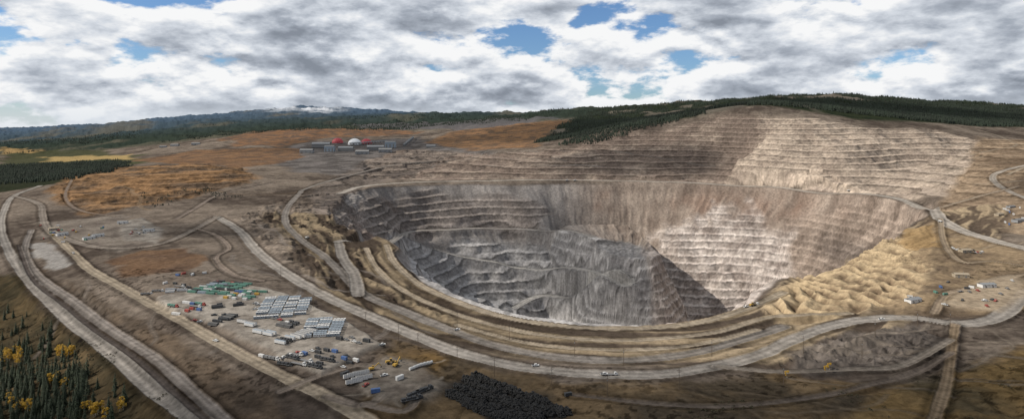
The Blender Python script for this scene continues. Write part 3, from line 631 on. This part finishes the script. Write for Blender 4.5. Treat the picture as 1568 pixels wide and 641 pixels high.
for u,v in ((640,535),(700,555),(757,576),(930,606),(1040,596),(1200,588),(1320,548),(1455,500),(560,500),(480,470),(430,425),(1340,515),(845,590),(610,520),(880,545),(955,560),(1090,545),(700,500),(780,520),(1230,540),(1405,500)):
    putPx('utility_pole',POLE,u,v,R.uniform(-.3,.3)+1.3)
def instances(name,tv,tf,P,S_,RZ,mats,RX=None):
    n_=len(P); tv=np.array(tv,float); c,s=np.cos(RZ),np.sin(RZ); V=np.repeat(tv[None],n_,0)*S_[:,None,:]
    if RX is not None:
        cx,sx=np.cos(RX)[:,None],np.sin(RX)[:,None]; y_=V[:,:,1]*cx-V[:,:,2]*sx; z_=V[:,:,1]*sx+V[:,:,2]*cx; V[:,:,1]=y_; V[:,:,2]=z_
    x_=V[:,:,0]*c[:,None]-V[:,:,1]*s[:,None]; y_=V[:,:,0]*s[:,None]+V[:,:,1]*c[:,None]; V[:,:,0]=x_; V[:,:,1]=y_
    V+=P[:,None,:]; k=len(tf[0]); F=(np.array(tf)[None]+np.arange(n_)[:,None,None]*len(tv)).reshape(-1,k).astype(np.int32)
    me=bpy.data.meshes.new(name); me.vertices.add(n_*len(tv)); me.vertices.foreach_set('co',V.astype(np.float32).ravel())
    me.loops.add(F.size); me.loops.foreach_set('vertex_index',F.ravel()); me.polygons.add(len(F)); me.polygons.foreach_set('loop_start',np.arange(0,F.size,k,dtype=np.int32)); me.update(calc_edges=True)
    for q in mats: me.materials.append(q)
    o=bpy.data.objects.new(name,me); bpy.context.collection.objects.link(o); return o
NS=10; tv=[];tf=[]
for i in range(NS):
    a=2*math.pi*i/NS
    for x_,z_ in ((1.0,-.38),(1.0,.38),(.5,.32),(.5,-.32)): tv.append((math.cos(a)*x_,math.sin(a)*x_,z_))
for i in range(NS):
    for j in range(4): tf.append((i*4+j,((i+1)%NS)*4+j,((i+1)%NS)*4+(j+1)%4,i*4+(j+1)%4))
PP=[]
for k in range(8):
    f=k/7; a=px_to_ground(690+f*45-12*(k%2),606-f*32+R.uniform(-3,3)); e=px_to_ground(795+f*78+R.uniform(-8,8),652-f*20)
    ph=R.uniform(0,6)
    for t_ in np.arange(0,1,0.010):
        wob=math.sin(t_*7+ph)*1.6+math.sin(t_*17+ph*2)*0.8; hh=0.55+0.45*math.sin(t_*23+ph)
        for lay in range(4):
            if lay/4>hh+0.3: break
            for q in range(4-lay):
                x_=a[0]+(e[0]-a[0])*t_+R.uniform(-1.4,1.4); y_=a[1]+(e[1]-a[1])*t_+wob+(q-(3-lay)/2)*1.6+R.uniform(-1,1)
                PP.append((x_,y_,0.5+lay*0.9+R.uniform(-.2,.2)))
PP=np.array(PP); PP[:,2]+=ground(PP[:,0],PP[:,1]); nn=len(PP); ss=rng.uniform(0.6,1.5,(nn,1))*np.ones((1,3))
instances('tire_pile',tv,tf,PP,ss,rng.uniform(0,6.28,nn),[TYRE],rng.uniform(-1.2,1.2,nn))
# ---------------- vegetation ----------------
PM=[conifer(i) for i in range(4)]; AM=[aspen(i) for i in range(3)]
for k in range(430):
    r_=R.random()
    if r_<.55: p=(R.uniform(-20,130),R.uniform(575,655))
    elif r_<.8: p=(R.gauss(60,45),R.gauss(560,35))
    else: p=(R.uniform(-20,200),R.uniform(470,655))
    if p[1]<470+max(0,p[0]-40)*0.9 or p[1]<478: continue
    x,y=px_to_ground(*p)
    if abs(x/y)>1: continue
    put('pine_tree',R.choice(PM),x,y,R.uniform(0,6),R.uniform(.4,1.15),-.3)
for c,n_ in (((20,548,16,9),18),((100,544,20,7),20),((92,590,12,6),5),((30,628,20,8),12),((145,632,20,8),9),((185,625,8,8),3)):
    for k in range(n_): putPx('aspen_tree',R.choice(AM),c[0]+R.gauss(0,c[2]*.6),c[1]+R.gauss(0,c[3]*.6),R.uniform(0,6),R.uniform(.55,.95),-.2)
for u,v in ((1265,570),(1270,566),(1205,578)): putPx('aspen_tree',AM[0],u,v,0,.5)
def cone_t():
    v=[];f=[]
    for z0,z1,r,o in ((.05,.62,.20,0),(.38,1.0,.13,.6)):
        b0=len(v)
        for i in range(5): a=i*1.2566+o; rr=r*(1.15 if i%2 else .8); v.append((math.cos(a)*rr,math.sin(a)*rr,z0+(.04 if i%2 else -.03)))
        v.append((0,0,z1))
        for i in range(5): f.append((b0+i,b0+(i+1)%5,b0+5))
    return v,f
ctv,ctf=cone_t()
def forest(name,N_,maskarr,hmin,hmax,y0,y1,a0,a1,mats,tv_=None,tf_=None,thr=0.5):
    a=rng.uniform(a0,a1,N_); yv=np.exp(rng.uniform(math.log(y0),math.log(y1),N_)); x=a*yv
    mk=ground(x,yv,maskarr); k=mk>thr*(0.6+0.8*rng.rand(N_)); x,yv=x[k],yv[k]; z=ground(x,yv)
    h=rng.uniform(hmin,hmax,len(x)); wd=h*rng.uniform(.8,1.3,len(x))
    instances(name,tv_ or ctv,tf_ or ctf,np.stack([x,yv,z],-1),np.stack([wd,wd,h],-1),rng.uniform(0,6.28,len(x)),mats)
forest('conifer_forest',60000,forR*(1-clr),9,19,2400,6000,0.03,0.95,[NEED2])
forest('conifer_forest',12000,forL,8,15,1900,3400,-0.95,-0.6,[NEED2])
nf=sst(-0.05,0.25,fbm(X/900,Y/900,4,120))*fl
forest('conifer_forest',24000,nf,12,22,4600,9000,-0.95,0.3,[NEED2])
edge_=mask([(845,224),(900,205),(960,196),(990,184),(1040,188),(960,204),(900,222)],30,0.02,121)
forest('conifer_forest',9000,edge_,9,15,2300,3600,0.04,0.32,[NEED2])
sp=sst(0.1,0.4,fbm(X/60,Y/60,4,122))*mask([(190,300),(260,290),(340,285),(400,300),(300,310),(240,318)],10,0.02,123)
forest('conifer_forest',6000,sp,3,6,1200,1900,-0.7,-0.35,[NEED2])
stv=[];stf=[]
for i in range(16):
    p=np.array([R.gauss(0,.35),R.gauss(0,.35),abs(R.gauss(.35,.25))]); 
    for q in range(3): stv.append(tuple(p+np.array([R.uniform(-.35,.35),R.uniform(-.35,.35),R.uniform(-.3,.3)])))
    stf.append((i*3,i*3+1,i*3+2))
gm=np.clip(forF*1.2+mask([(690,590),(900,600),(1200,600),(1568,560),(1568,660),(690,660)],10,0.02,124)*0.5,0,1)*sst(-0.15,0.25,fbm(X/35,Y/35,4,125))
forest('shrub_mass',20000,gm,0.6,1.9,330,660,-0.95,0.95,[SHR],tv_=stv,tf_=stf)
# ---------------- sun / sky ----------------
SUN=np.array([-0.74,-0.10,0.60]); SUN/=np.linalg.norm(SUN)
sl=bpy.data.lights.new('sun','SUN'); sl.energy=4.7; sl.angle=math.radians(0.5); sl.color=(1,0.92,0.81)
so=bpy.data.objects.new('sun',sl); so.rotation_euler=Vector(SUN).to_track_quat('Z','Y').to_euler(); bpy.context.collection.objects.link(so)
w=bpy.data.worlds.new('World'); bpy.context.scene.world=w; w.use_nodes=True; nt=w.node_tree; N=nt.nodes; L=nt.links; N.clear()
out=N.new('ShaderNodeOutputWorld'); bg=N.new('ShaderNodeBackground'); bg.inputs[1].default_value=0.1; L.new(bg.outputs[0],out.inputs[0])
sky=N.new('ShaderNodeTexSky'); sky.sky_type='NISHITA'; sky.sun_disc=False; sky.sun_elevation=math.asin(SUN[2]); sky.sun_rotation=math.atan2(SUN[0],SUN[1]); sky.dust_density=0.3; sky.ozone_density=2.0
tc=N.new('ShaderNodeTexCoord'); sp=N.new('ShaderNodeSeparateXYZ'); L.new(tc.outputs['Generated'],sp.inputs[0])
def mth(op,a,b=None,clamp=False):
    x=N.new('ShaderNodeMath'); x.operation=op; x.use_clamp=clamp
    for i,v in enumerate((a,b)):
        if v is None: continue
        if isinstance(v,(int,float)): x.inputs[i].default_value=v
        else: L.new(v,x.inputs[i])
    return x.outputs[0]
zc=mth('MAXIMUM',sp.outputs[2],-0.02)
def pvec(off):
    k=mth('ADD',zc,0.55+off)
    cx=N.new('ShaderNodeCombineXYZ'); L.new(mth('DIVIDE',sp.outputs[0],k),cx.inputs[0]); L.new(mth('DIVIDE',sp.outputs[1],k),cx.inputs[1]); L.new(mth('MULTIPLY',mth('ADD',zc,off),2.6),cx.inputs[2])
    return cx.outputs[0]
def noise(v,s,d,r=0.55,dist=0.0):
    x=N.new('ShaderNodeTexNoise'); x.inputs['Scale'].default_value=s; x.inputs['Detail'].default_value=d; x.inputs['Roughness'].default_value=r; x.inputs['Distortion'].default_value=dist; L.new(v,x.inputs['Vector']); return x.outputs[0]
def rng_(v,a,b,c,d,sm=True):
    x=N.new('ShaderNodeMapRange'); x.interpolation_type='SMOOTHSTEP' if sm else 'LINEAR'
    for i,q in enumerate((a,b,c,d)): x.inputs[i+1].default_value=q
    L.new(v,x.inputs[0]); return x.outputs[0]
v0=pvec(0); v1=pvec(0.014)
na=noise(v0,4.0,10,0.57,0.0); nb=noise(v1,4.0,7,0.57,0.0)
big=noise(v0,1.5,3)
diff=mth('SUBTRACT',na,nb)
cov=rng_(mth('ADD',na,mth('MULTIPLY',mth('SUBTRACT',big,0.5),0.6)),0.37,0.44,0,1)
sh=mth('ADD',mth('MULTIPLY',diff,5.0),rng_(na,0.42,0.64,1.0,0.38))
sh=mth('ADD',sh,mth('MULTIPLY',mth('SUBTRACT',0.47,big),1.8),True)
cr=N.new('ShaderNodeValToRGB'); e=cr.color_ramp.elements
e[0].position=0.0; e[0].color=(2.4,2.7,3.2,1); e[1].position=1.0; e[1].color=(9.3,9.35,9.4,1)
for p,c in ((0.35,(3.9,4.3,4.95,1)),(0.7,(6.6,7.0,7.6,1))):
    q=e.new(p); q.color=c
L.new(sh,cr.inputs[0])
sm_=N.new('ShaderNodeVectorMath'); sm_.operation='MULTIPLY'; L.new(sky.outputs[0],sm_.inputs[0]); sm_.inputs[1].default_value=(0.62,0.80,1.05)
mxs=N.new('ShaderNodeMix'); mxs.data_type='RGBA'; L.new(cov,mxs.inputs[0]); L.new(sm_.outputs[0],mxs.inputs[6]); L.new(cr.outputs[0],mxs.inputs[7])
hz=rng_(zc,0.0,0.05,0.6,0.0)
mh=N.new('ShaderNodeMix'); mh.data_type='RGBA'; L.new(hz,mh.inputs[0]); L.new(mxs.outputs[2],mh.inputs[6]); mh.inputs[7].default_value=(7.0,7.5,8.1,1)
ov=N.new('ShaderNodeVectorMath'); ov.operation='SCALE'; L.new(mh.outputs[2],ov.inputs[0]); L.new(rng_(zc,0.25,0.6,1.0,0.58),ov.inputs['Scale'])
L.new(ov.outputs[0],bg.inputs[0])
# ---------------- cloud sheet out of view, added to shade chosen parts of the mine ----------------
CA=1500.
gx=np.linspace(-5500,4500,200); gy=np.linspace(-1500,5200,160)
GX,GY=np.meshgrid(gx,gy)
tx=GX-SUN[0]/SUN[2]*CA; ty=GY-SUN[1]/SUN[2]*CA
den=np.zeros(GX.shape)
for cx,cy,rx,ry,k in ((0,1560,330,400,.75),(-350,320,420,150,1.1),(400,300,900,170,1.05),(-350,1500,200,250,0.5),(1500,3600,1900,1000,1.2),(-600,3300,900,500,0.8),(-900,700,250,300,0.8),(500,2180,330,170,0.95),(700,1500,80,200,.6),(1250,1350,200,120,.6),(-550,1050,200,120,.7)):
    den=np.maximum(den,k*np.exp(-(((tx-cx)/rx)**2+((ty-cy)/ry)**2)**1.5))
den=np.clip(sst(0.25,0.8,den+fbm(tx/260,ty/260,5,111)*0.42),0,1)
cl=grid_mesh('cloud_shade_sheet',np.stack([GX,GY,CA+fbm(GX/500,GY/500,4,112)*60],-1),160,200,np.repeat(den[...,None],3,-1))
m=bpy.data.materials.new('cloud_shade'); m.use_nodes=True; nt=m.node_tree; N=nt.nodes; L=nt.links; N.clear()
o=N.new('ShaderNodeOutputMaterial'); vc=N.new('ShaderNodeVertexColor'); vc.layer_name='albedo'
tr=N.new('ShaderNodeBsdfTransparent'); tl=N.new('ShaderNodeBsdfTranslucent'); tl.inputs[0].default_value=(0.8,0.85,0.9,1)
mxx=N.new('ShaderNodeMixShader'); mu=N.new('ShaderNodeMath'); mu.operation='MULTIPLY'; mu.inputs[1].default_value=0.72; L.new(vc.outputs[0],mu.inputs[0]); L.new(mu.outputs[0],mxx.inputs[0]); L.new(tr.outputs[0],mxx.inputs[1]); L.new(tl.outputs[0],mxx.inputs[2]); L.new(mxx.outputs[0],o.inputs[0])
cl.data.materials.append(m)
# ---------------- camera ----------------
cd=bpy.data.cameras.new('camera'); co=bpy.data.objects.new('camera',cd); bpy.context.collection.objects.link(co)
co.location=(0,0,CZ); co.rotation_euler=(math.pi/2,0,0); cd.sensor_width=36; cd.lens=36*FF/1568; cd.shift_y=-128.5/1568; cd.clip_end=100000; cd.clip_start=1
sc=bpy.context.scene; sc.camera=co; sc.view_settings.view_transform='Standard'; sc.view_settings.look='None'
print('done',time.time()-T0,NR,NC)
